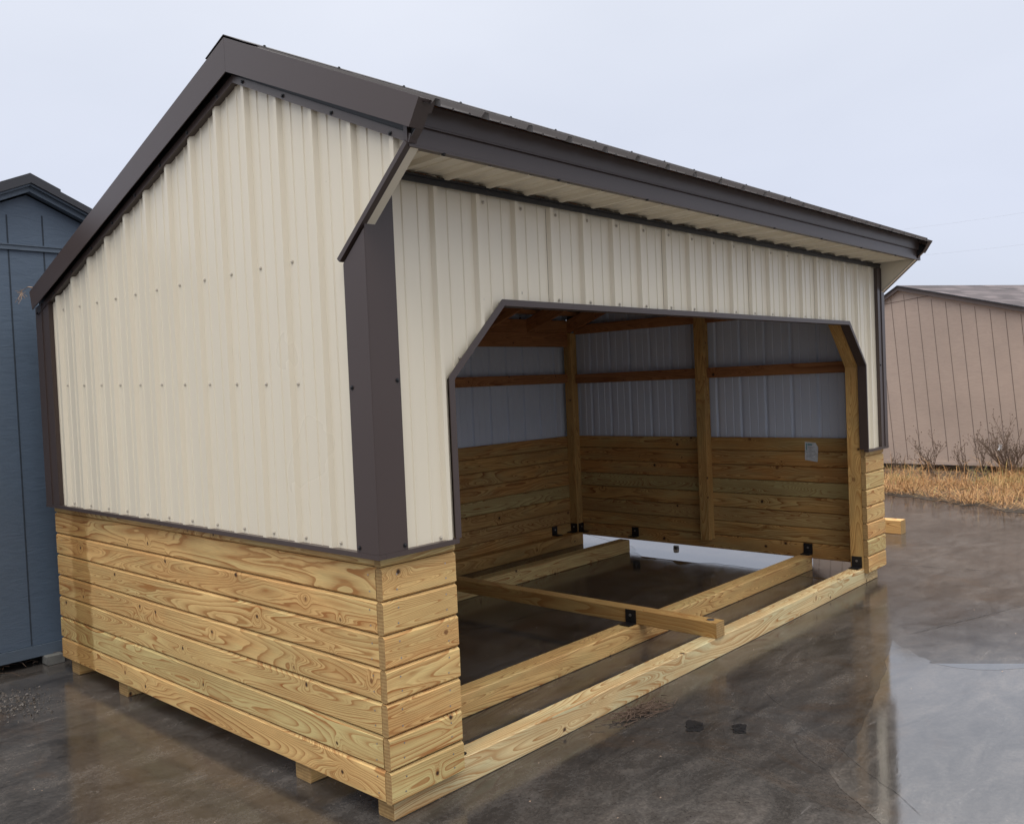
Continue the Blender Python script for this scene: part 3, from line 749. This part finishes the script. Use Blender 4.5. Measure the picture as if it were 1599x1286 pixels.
# sheet joint near the gable
mb.face([(xT - .0035, 2.60, 2.605), (xT - .0035, 2.60, 2.613), (xT - .0035, 1.86, 2.69), (xT - .0035, 1.86, 2.682)])
mb.build('groove_lines', M['tan_groove'], TS)
mb = MB(); mb.box((xT - .012, ye, .100), (xT + .03, yw, .150)); mb.build('base_board', M['tan'], TS)
mb = MB()
for yy in (ye - .12, yw + .12):
    mb.prism([(PYT, PZT), (yy, troof(yy)), (yy, troof(yy) - .060), (PYT, PZT - .060)], 'x', xT - .07, xT - .001)
mb.build('rake_board', M['tan_trim'], TS)
mb = MB()
for yy in (ye - .16, yw + .16):
    mb.prism([(PYT, PZT + .016), (yy, troof(yy) + .016), (yy, troof(yy) + .002), (PYT, PZT + .002)], 'x', xT - .10, xT - .0755)
mb.build('drip_edge', M['dark_roof'], TS)
RD = Vector(RIDGE) - Vector((xT, PYT, PZT)); RD.z = 0; RD.normalize()
for yy in (ye - .2, yw + .2):
    mb = MB(); A = Vector((xT - .074, PYT, PZT + .004)); B = Vector((xT - .074, yy, troof(yy) + .004)); rd = RD * 5.5
    up_ = Vector((0, 0, .014)); a, b, c_, d_ = A, B, B + rd, A + rd
    q = lambda p: (p - A).dot(RD)
    ln = (B - A).length
    W4 = [(0, 0, 0), (0, ln, 0), (5.5, ln, 0), (5.5, 0, 0)]
    mb.face([a + up_, b + up_, c_ + up_, d_ + up_], 0, W4); mb.face([a, d_, c_, b], 0, W4)
    for p, r_ in ((a, b), (b, c_), (c_, d_), (d_, a)): mb.face([p, r_, r_ + up_, p + up_], 0, [(0, 0, 0)] * 4)
    mb.build('roof', M['shingle'], TS)
# blocks under it
for y in (2.25, 1.42, .55, -.3, -1.2):
    mb = MB(); mb.lumber((xT + .03, y, .04), (xT + .45, y, .04), .09, .10, seed=.3); mb.build('support_block', [M['tan'], M['wood_block']], TS)

# ================================================================== GROUND
def sheet_poly(name, pts, z, mat, kind='structure'):
    me = bpy.data.meshes.new(name); me.from_pydata([(x, y, z) for x, y in pts], [], [tuple(range(len(pts)))])
    me.materials.append(mat); me.update()
    if me.polygons[0].normal.z < 0: me.flip_normals()
    o = bpy.data.objects.new(name, me); COL.objects.link(o); o['kind'] = kind; return o
sheet_poly('ground', [(-300, -300), (300, -300), (300, 300), (-300, 300)], 0, M['ground'])
def smooth_poly(pts, rounds=2, amp=.012):
    P = [Vector((*p, 0)) for p in pts]
    for r in range(rounds):
        Q = []
        for i, p in enumerate(P):
            q = P[(i + 1) % len(P)]
            if (q - p).length > 3: Q += [p, q]; continue
            Q += [p.lerp(q, .25), p.lerp(q, .75)]
        P = Q
    rnd = random.Random(5); out = []
    for p in P: out.append((p.x + rnd.uniform(-amp, amp), p.y + rnd.uniform(-amp, amp)))
    return out
sheet_poly('puddle', smooth_poly([(3.30, -0.60), (3.16, -0.70), (3.09, -0.786), (2.995, -0.891), (2.943, -0.949), (3.04, -1.143), (3.166, -1.322), (3.6, -1.9), (3.3, -3.2), (1.6, -3.4), (0.5, -2.6), (0.5, -1.8), (1.053, -1.404), (1.187, -1.197), (1.389, -1.014), (1.788, -1.0), (2.369, -0.86), (2.771, -0.76)]), .0012, M['puddle'])
sheet_poly('puddle', [(2.954, -0.946), (3.084, -1.131), (3.211, -1.312), (3.60, -1.87), (3.50, -1.95), (3.28, -1.591), (3.133, -1.329), (3.09, -1.29), (3.028, -1.232), (2.975, -1.148), (2.948, -1.046)], .0018, M['clear_water'])
sheet_poly('puddle', smooth_poly([(5.3, 3.3), (5.007, 2.62), (4.853, 2.273), (4.62, 2.153), (4.50, 1.90), (4.60, 1.795), (4.42, 1.555), (4.564, 1.519), (4.654, 1.263), (4.63, 0.956), (4.615, 0.699), (4.556, 0.486), (4.531, 0.398), (4.552, 0.281), (4.862, 0.206), (5.2, 0.35), (5.7, .9), (6.2, 1.6), (6.3, 3.6), (5.9, 4.2), (5.5, 4.0)], 2, .02), .0012, M['water'])
# cracks and joints in the slab
def crack(pts, w=.0035, seed=1):
    rnd = random.Random(seed); P = [Vector((*p, 0)) for p in pts]; Q = [P[0]]
    for a, b in zip(P, P[1:]):
        n = max(2, int((b - a).length / .03))
        for i in range(1, n + 1): Q.append(a.lerp(b, i / n) + Vector((rnd.uniform(-.003, .003), rnd.uniform(-.003, .003), 0)))
    mb = MB(); Lp = None
    for i, p in enumerate(Q):
        d = (Q[min(i + 1, len(Q) - 1)] - Q[max(i - 1, 0)]).normalized(); n = Vector((-d.y, d.x, 0))
        ww = w * .6 * rnd.uniform(.2, 1) * (0.15 if i in (0, len(Q) - 1) else 1)
        cur = (p + n * ww, p - n * ww)
        if Lp: mb.face([(v.x, v.y, .0034) for v in (Lp[0], Lp[1], cur[1], cur[0])])
        Lp = cur
    o = mb.build('ground_crack', M['crack']); o['kind'] = 'structure'
for i, (c, w) in enumerate([([(3.427, -0.657), (3.872, -0.815), (4.482, -1.03)], .004), ([(2.253, -0.209), (2.426, -0.289), (2.639, -0.381)], .003),
    ([(2.112, -0.355), (1.983, -0.489), (1.919, -0.576)], .0025), ([(1.619, -0.764), (1.471, -0.87), (1.372, -1.022)], .002),
    ([(1.627, -0.969), (1.514, -1.081), (1.394, -1.227), (1.345, -1.303), (1.218, -1.435)], .0022),
    ([(1.926, 1.687), (2.117, 1.592), (2.377, 1.543), (2.614, 1.517), (2.808, 1.444)], .004),
    ([(0.834, -0.282), (1.173, -0.305), (1.376, -0.34)], .0018),
    ([(-0.068, 1.359), (0.064, 1.368), (0.28, 1.273)], .0022), ([(5.345, 0.106), (5.386, -0.249), (5.46, -0.553)], .006)]):
    crack(c, w, i)

# verge with dry grass and weeds
vb = [(9.7, 3.5), (9.6, 2.5), (9.40, 1.62), (9.28, 1.29), (9.09, .86), (8.80, .56), (8.86, .32), (8.49, .04), (8.57, -.12), (8.6, -.7), (8.4, -1.5), (8.3, -3), (8.5, -6)]
rnd = random.Random(3)
P = vb; nx_ = 26; mb = MB(); rows = []
vbd = []
for a, b in zip(P, P[1:]):
    n = max(1, int(math.dist(a, b) / .1))
    for i in range(n): t = i / n; vbd.append((a[0] + (b[0] - a[0]) * t + rnd.uniform(-.05, .05), a[1] + (b[1] - a[1]) * t))
for x, y in vbd:
    rows.append([(x + (25 - x) * (j / nx_) ** 1.6, y, .003 + (.0 if j == 0 else (.022 + rnd.uniform(-.015, .015)) * min(1, j / 3) * max(.1, 1 - j / 9))) for j in range(nx_ + 1)])
for A, B in zip(rows, rows[1:]):
    for j in range(nx_): mb.face([A[j], A[j + 1], B[j + 1], B[j]])
v = mb.build('verge', M['earth'], smooth=True); v['kind'] = 'structure'
def vedge(y):
    for a, b in zip(vb, vb[1:]):
        if b[1] <= y <= a[1]: return a[0] + (b[0] - a[0]) * (y - a[1]) / (b[1] - a[1])
    return 9
mb = MB()
def clumpf(x, y): return .5 + .5 * math.sin(x * 2.3 + 1.7 * math.sin(y * 1.9)) * math.cos(y * 2.9 + x)
for i in range(34000):
    y = rnd.uniform(-2.2, 3.2); x = vedge(y) + .02 + (12.65 - vedge(y)) * rnd.random() ** 1.15 + rnd.gauss(0, .06)
    if x > 12.05: continue
    c = clumpf(x, y)
    far = (x - vedge(y)) / (12.7 - vedge(y))
    if rnd.random() > .25 + .75 * c: continue
    if far > .45 and y > .9 and rnd.random() < .75: continue
    a = rnd.uniform(0, 2 * math.pi); l = rnd.uniform(.12, .42); w = rnd.uniform(.0018, .0042); lift = rnd.uniform(.02, .6) ** 1.4 if rnd.random() > .12 else rnd.uniform(.6, 1.3)
    p = Vector((x, y, .03)); d = Vector((math.cos(a), math.sin(a), 0)); s = Vector((-d.y, d.x, 0)) * w
    m1 = p + d * l * .5 * (1 - lift * .5) + Vector((0, 0, l * .5 * lift + .01)); e_ = p + d * l + Vector((0, 0, l * lift * rnd.uniform(.2, .9)))
    sd = min(1, max(0, rnd.gauss(.5, .2) + (.28 if c > .8 and far > .3 else 0)))
    mb.face([p - s, p + s, m1 + s * .7, m1 - s * .7], 0, [(0, 0, sd)] * 4); mb.face([m1 - s * .7, m1 + s * .7, e_], 0, [(0, 0, sd)] * 3)
g = mb.build('dry_grass', M['grass']); tag(g, 'tangled tan dead grass along the verge in front of the tan shed', 'grass', kind='stuff')

def weed(x, y, h, spread, n, label, seed, lean=0.0, thick=.006):
    r = random.Random(seed); mb = MB()
    root = Vector((x, y, .02))
    def branch(p, d, l, rad, depth):
        pts = [p]; q = p.copy(); dd = d.copy()
        for i in range(4):
            dd = (dd + Vector((r.uniform(-.22, .22), r.uniform(-.22, .22), r.uniform(-.05, .16)))).normalized(); q = q + dd * l / 4; pts.append(q.copy())
        tube(mb, pts, rad, rad * .4, 4)
        if depth < 2:
            for i in range(r.randint(3, 5)):
                t = r.randint(1, 4); nd = (dd + Vector((r.uniform(-.9, .9), r.uniform(-.9, .9), r.uniform(-.2, .7)))).normalized()
                branch(pts[t], nd, l * r.uniform(.3, .55), rad * .6, depth + 1)
        else:
            for i in range(1):
                o = pts[-1] + Vector((r.uniform(-.02, .02), r.uniform(-.02, .02), r.uniform(-.01, .02)))
                s_ = r.uniform(.004, .008); mb.face([o + Vector((0, -s_, -s_)), o + Vector((0, s_, -s_)), o + Vector((0, s_, s_)), o + Vector((0, -s_, s_))])
    for i in range(n):
        a = r.uniform(0, 2 * math.pi); k = r.uniform(.1, 1) * spread
        branch(root + Vector((r.uniform(-.05, .05), r.uniform(-.08, .08), 0)), Vector((math.cos(a) * k, math.sin(a) * k + lean, 1)).normalized(), h * r.uniform(.6, 1), thick, 0)
    tag(mb.build('dead_weed', M['weed']), label, 'weed', 'dead weeds in front of the tan shed')
weed(11.45, 1.72, .50, .60, 9, 'fan shaped reddish brown dead weed nearest the open shed, leftmost weed with a full head', 1)
weed(11.3, 2.14, .24, .5, 4, 'low sparse dead weed right beside the far corner of the cream shed', 2)
weed(11.84, 1.38, .36, .35, 4, 'thin upright dead weed stalks in the middle of the verge', 3, .15)
weed(11.7, 1.06, .55, .3, 4, 'tall leaning dead stalks just left of the dense dark bush', 4, .25)
weed(11.85, .74, .66, 1.2, 20, 'dense dark dead bush with a white scrap caught in it, at the right edge', 5, .05, .008)
mb = MB(); c = Vector((11.75, .87, .42))
for i in range(7):
    a = [c + Vector((rnd.uniform(-.03, .03), rnd.uniform(-.035, .035), rnd.uniform(-.06, .06))) for _ in range(3)]; mb.face(a)
tag(mb.build('plastic_scrap', M['white_scrap']), 'crumpled white plastic scrap caught in the dark bush', 'litter')

# loose beam on the slab
mb = MB(); mb.lumber((6.765, .505, .065), (6.765, 1.9, .065), .13, .13, seed=.4)
tag(mb.build('loose_beam', [M['pine'], M['end']]), 'loose square pine beam lying on wet concrete behind the open shed', 'beam')
# twig pile
mb = MB(); r = random.Random(8)
for i in range(130):
    t = r.random(); cx, cy = 1.30 + .30 * t, -.062 - .055 * t; x = cx + r.gauss(0, .045); y = cy + r.gauss(0, .030)
    a = r.gauss(-.35, .55); l = r.uniform(.03, .12); z = .006 + r.random() * .016
    d = Vector((math.cos(a), math.sin(a), r.uniform(-.1, .1))) * l
    p = Vector((x, y, z)); q = p + d * .5 + Vector((r.uniform(-.008, .008), r.uniform(-.008, .008), .004)); tube(mb, [p - d * .5, q - d * .3, p + d * .5], r.uniform(.0012, .0034), .0010, 4)
tag(mb.build('twig_pile', M['twig']), 'small heap of thin brown twigs on the concrete beside the pale front skid', 'twigs', kind='stuff')
# black scraps
for (x, y, U_, V_, lb) in ((1.457, -.372, (.048, -.066), (.115, .072), 'larger square black rubber scrap flat on the concrete, left of the pair'), (1.55, -.547, (.032, -.056), (.095, .052), 'smaller square black rubber scrap flat on the concrete, right of the pair')):
    mb = MB(); n = 26; r = random.Random(int(x * 100)); poly = []
    for k in range(n):
        a = 2 * math.pi * k / n; q = max(abs(math.cos(a)), abs(math.sin(a))); rr = 1 / q * r.uniform(.74, 1.06) * .5
        poly.append((x + U_[0] * math.cos(a) * rr + V_[0] * math.sin(a) * rr, y + U_[1] * math.cos(a) * rr + V_[1] * math.sin(a) * rr))
    mb.prism(poly, 'z', .0012, .0035)
    for k in range(7):
        a, c_ = r.uniform(-.4, .4), r.uniform(-.4, .4); p = Vector((x + U_[0] * a + V_[0] * c_, y + U_[1] * a + V_[1] * c_, .007)); d = Vector((r.uniform(-.02, .02), r.uniform(-.02, .02), 0)); tube(mb, [p - d, p + Vector((0, 0, .003)), p + d], .002, .001, 4)
    tag(mb.build('rubber_scrap', M['black']), lb, 'scrap', 'black scraps in front of the shed')
mb = MB(); tube(mb, [(5.02, 1.955, .001), (5.02, 1.955, .030), (5.02, 1.955, .034)], .028, .022, 8)
tag(mb.build('black_cap', M['black']), 'tiny black cap standing in the bright puddle under the far wall', 'cap')
# gravel heap at left, small debris
mb = MB(); r = random.Random(21)
for i in range(420):
    x, y = -.42 + r.gauss(0, .09), 2.66 + r.gauss(0, .13); s_ = r.uniform(.003, .011); z = .002 + max(0, .02 * (1 - math.hypot((x + .42) / .14, (y - 2.66) / .18)))
    c = Vector((x, y, z + s_ * .4)); A = [c + Vector((r.uniform(-1, 1), r.uniform(-1, 1), r.uniform(-.7, .7))) .normalized() * s_ for _ in range(4)]
    for q in ((0, 1, 2), (0, 2, 3), (0, 3, 1), (1, 3, 2)): mb.face([A[k] for k in q])
tag(mb.build('gravel_heap', M['gravel']), 'small heap of grey gravel crumbs on the slab near the blue shed', 'gravel', kind='stuff')
mb = MB()
for i in range(60):
    x, y = r.uniform(-1.3, .1), r.gauss(3.33, .06); l = r.uniform(.04, .15); a = r.uniform(0, 6.3)
    p = Vector((x, y, .01 + r.random() * .03)); d = Vector((math.cos(a), math.sin(a), r.uniform(-.1, .3))) * l; tube(mb, [p, p + d * .5 + Vector((0, 0, .01)), p + d], .002, .001, 4)
tag(mb.build('leaf_litter', M['twig']), 'dead stalks and leaf litter gathered under the blue shed', 'litter', kind='stuff')
mb = MB()
for i in range(70):
    x, y = r.uniform(-1.2, 4.2), r.uniform(-2.0, 1.9)
    if 0 < x < 4.9 and .03 < y < .13: continue
    s_ = r.uniform(.002, .006); a = r.uniform(0, 6.3); z = .0115
    pts = [(x + s_ * q * math.cos(a + k * 1.26), y + s_ * q * math.sin(a + k * 1.26), z + (k % 2) * .002) for k, q in enumerate((1, .6, 1.2, .5, .9))]
    mb.face(pts)
tag(mb.build('crumb_debris', M['twine']), 'scattered tiny leaf crumbs and chips on the wet concrete', 'debris', kind='stuff')
# frayed twine at the back eave
mb = MB(); r = random.Random(4)
tube(mb, [(-.03, 3.08, 2.275), (-.05, 3.115, 2.283), (-.075, 3.15, 2.265), (-.078, 3.155, 2.235)], .004, .003, 5)
for i in range(16):
    p = Vector((-.078, 3.15, 2.25)); d = Vector((r.uniform(-.04, .03), r.uniform(-.03, .03), r.uniform(-.09, .02))); tube(mb, [p, p + d * .6 + Vector((r.uniform(-.01, .01), 0, 0)), p + d], .0022, .001, 4)
tag(mb.build('frayed_twine', M['twine']), 'frayed tuft of twine hanging off the back eave of the cream shed', 'twine')

# overhead lines far behind
for (z0, z1, yo, lb) in ((11.3, 13.6, 14.5, 'upper faint overhead cable in the sky above the tan shed'), (9.6, 11.2, 14.5, 'lower faint overhead cable in the sky just above the tan roof')):
    mb = MB(); A = Vector((60, 26, z0)); B = Vector((60, -16, z1 - .4)); pts = [A.lerp(B, t / 16) - Vector((0, 0, 1.2 * 4 * (t / 16) * (1 - t / 16))) for t in range(17)]
    tube(mb, pts, .0045, .0045, 4)
    tag(mb.build('overhead_cable', M['cable']), lb, 'cable', 'overhead cables')

# ================================================================== SKY, SUN, CAMERA
w = bpy.data.worlds.new('World'); SC.world = w; w.use_nodes = True
nt = w.node_tree; bg = nt.nodes['Background']
sky = nt.nodes.new('ShaderNodeTexSky'); sky.sky_type = 'NISHITA'; sky.sun_disc = False
SUN_EL, SUN_AZ = math.radians(62), math.radians(225)
sky.sun_elevation = SUN_EL; sky.sun_rotation = SUN_AZ
tc = nt.nodes.new('ShaderNodeTexCoord'); sp = nt.nodes.new('ShaderNodeSeparateXYZ'); nt.links.new(tc.outputs['Generated'], sp.inputs[0])
# overcast deck: dimmer towards the horizon, brighter overhead, faint cloud structure
grad = ramp(nt, sp.outputs[2], [(0.0, (.60, .64, .755)), (0.16, (.66, .70, .83)), (0.42, (.775, .81, .90)), (0.75, (1.08, 1.07, 1.04)), (1.0, (1.08, 1.07, 1.04))])
mul = nt.nodes.new('ShaderNodeMath'); mul.operation = 'MULTIPLY_ADD'
mr = nt.nodes.new('ShaderNodeMapRange'); mr.inputs[1].default_value = .42; mr.inputs[2].default_value = .95; mr.inputs[3].default_value = 1.0; mr.inputs[4].default_value = 2.9
nt.links.new(sp.outputs[2], mr.inputs[0])
cl = noise(nt, vmap(nt, tc.outputs['Generated'], (1.2, 1.2, 3)), 1.6, 4, .5, .3)
clr = ramp(nt, cl, [(.3, (.93, .935, .94)), (.7, (1.03, 1.025, 1.015))])
g2 = mixc(nt, 1.0, grad, clr, 'MULTIPLY')
sc_ = nt.nodes.new('ShaderNodeVectorMath'); sc_.operation = 'SCALE'; nt.links.new(g2, sc_.inputs[0]); nt.links.new(mr.outputs[0], sc_.inputs['Scale'])
dt = nt.nodes.new('ShaderNodeVectorMath'); dt.operation = 'DOT_PRODUCT'; nt.links.new(tc.outputs['Generated'], dt.inputs[0]); dt.inputs[1].default_value = (-.707, -.707, 0)
pk = math_n(nt, 'MULTIPLY', math_n(nt, 'POWER', math_n(nt, 'MAXIMUM', dt.outputs['Value'], 0.0), 1.6), -.28)
s3 = nt.nodes.new('ShaderNodeVectorMath'); s3.operation = 'SCALE'; nt.links.new(sc_.outputs[0], s3.inputs[0]); nt.links.new(math_n(nt, 'ADD', pk, 1.0), s3.inputs['Scale']); sc_ = s3
s2 = nt.nodes.new('ShaderNodeVectorMath'); s2.operation = 'SCALE'; nt.links.new(sky.outputs[0], s2.inputs[0]); s2.inputs['Scale'].default_value = .10
mx = mixc(nt, .90, s2.outputs[0], sc_.outputs[0])
nt.links.new(mx, bg.inputs[0]); bg.inputs[1].default_value = 1.0

sd = bpy.data.lights.new('sun', 'SUN'); sd.energy = 0.8; sd.angle = math.radians(25); sd.color = (1, .97, .93)
so = bpy.data.objects.new('sun', sd); COL.objects.link(so)
dirv = Vector((-math.cos(SUN_EL) * .70, -math.cos(SUN_EL) * .70, math.sin(SUN_EL)))
so.rotation_euler = dirv.to_track_quat('Z', 'Y').to_euler(); so.location = (0, 0, 10)

cam = bpy.data.cameras.new('camera'); co = bpy.data.objects.new('camera', cam); COL.objects.link(co)
yaw, pit, rol, fpx = -.8258, -.0301, -.0423, 1377.87
fwd = Vector((-math.sin(yaw), math.cos(yaw), 0)); right = Vector((math.cos(yaw), math.sin(yaw), 0)); up = Vector((0, 0, 1))
f2 = fwd * math.cos(pit) + up * math.sin(pit); u2 = -fwd * math.sin(pit) + up * math.cos(pit)
r3 = right * math.cos(rol) + u2 * math.sin(rol); u3 = -right * math.sin(rol) + u2 * math.cos(rol)
co.matrix_world = Matrix(((r3.x, u3.x, -f2.x, -1.981), (r3.y, u3.y, -f2.y, -2.4985), (r3.z, u3.z, -f2.z, 1.584), (0, 0, 0, 1)))
cam.sensor_fit = 'HORIZONTAL'; cam.sensor_width = 36; cam.lens = fpx / 1599 * 36; cam.clip_end = 1000; cam.clip_start = .05
SC.camera = co
SC.view_settings.view_transform = 'Standard'; SC.view_settings.look = 'None'; SC.view_settings.exposure = 0.16; SC.view_settings.gamma = 1
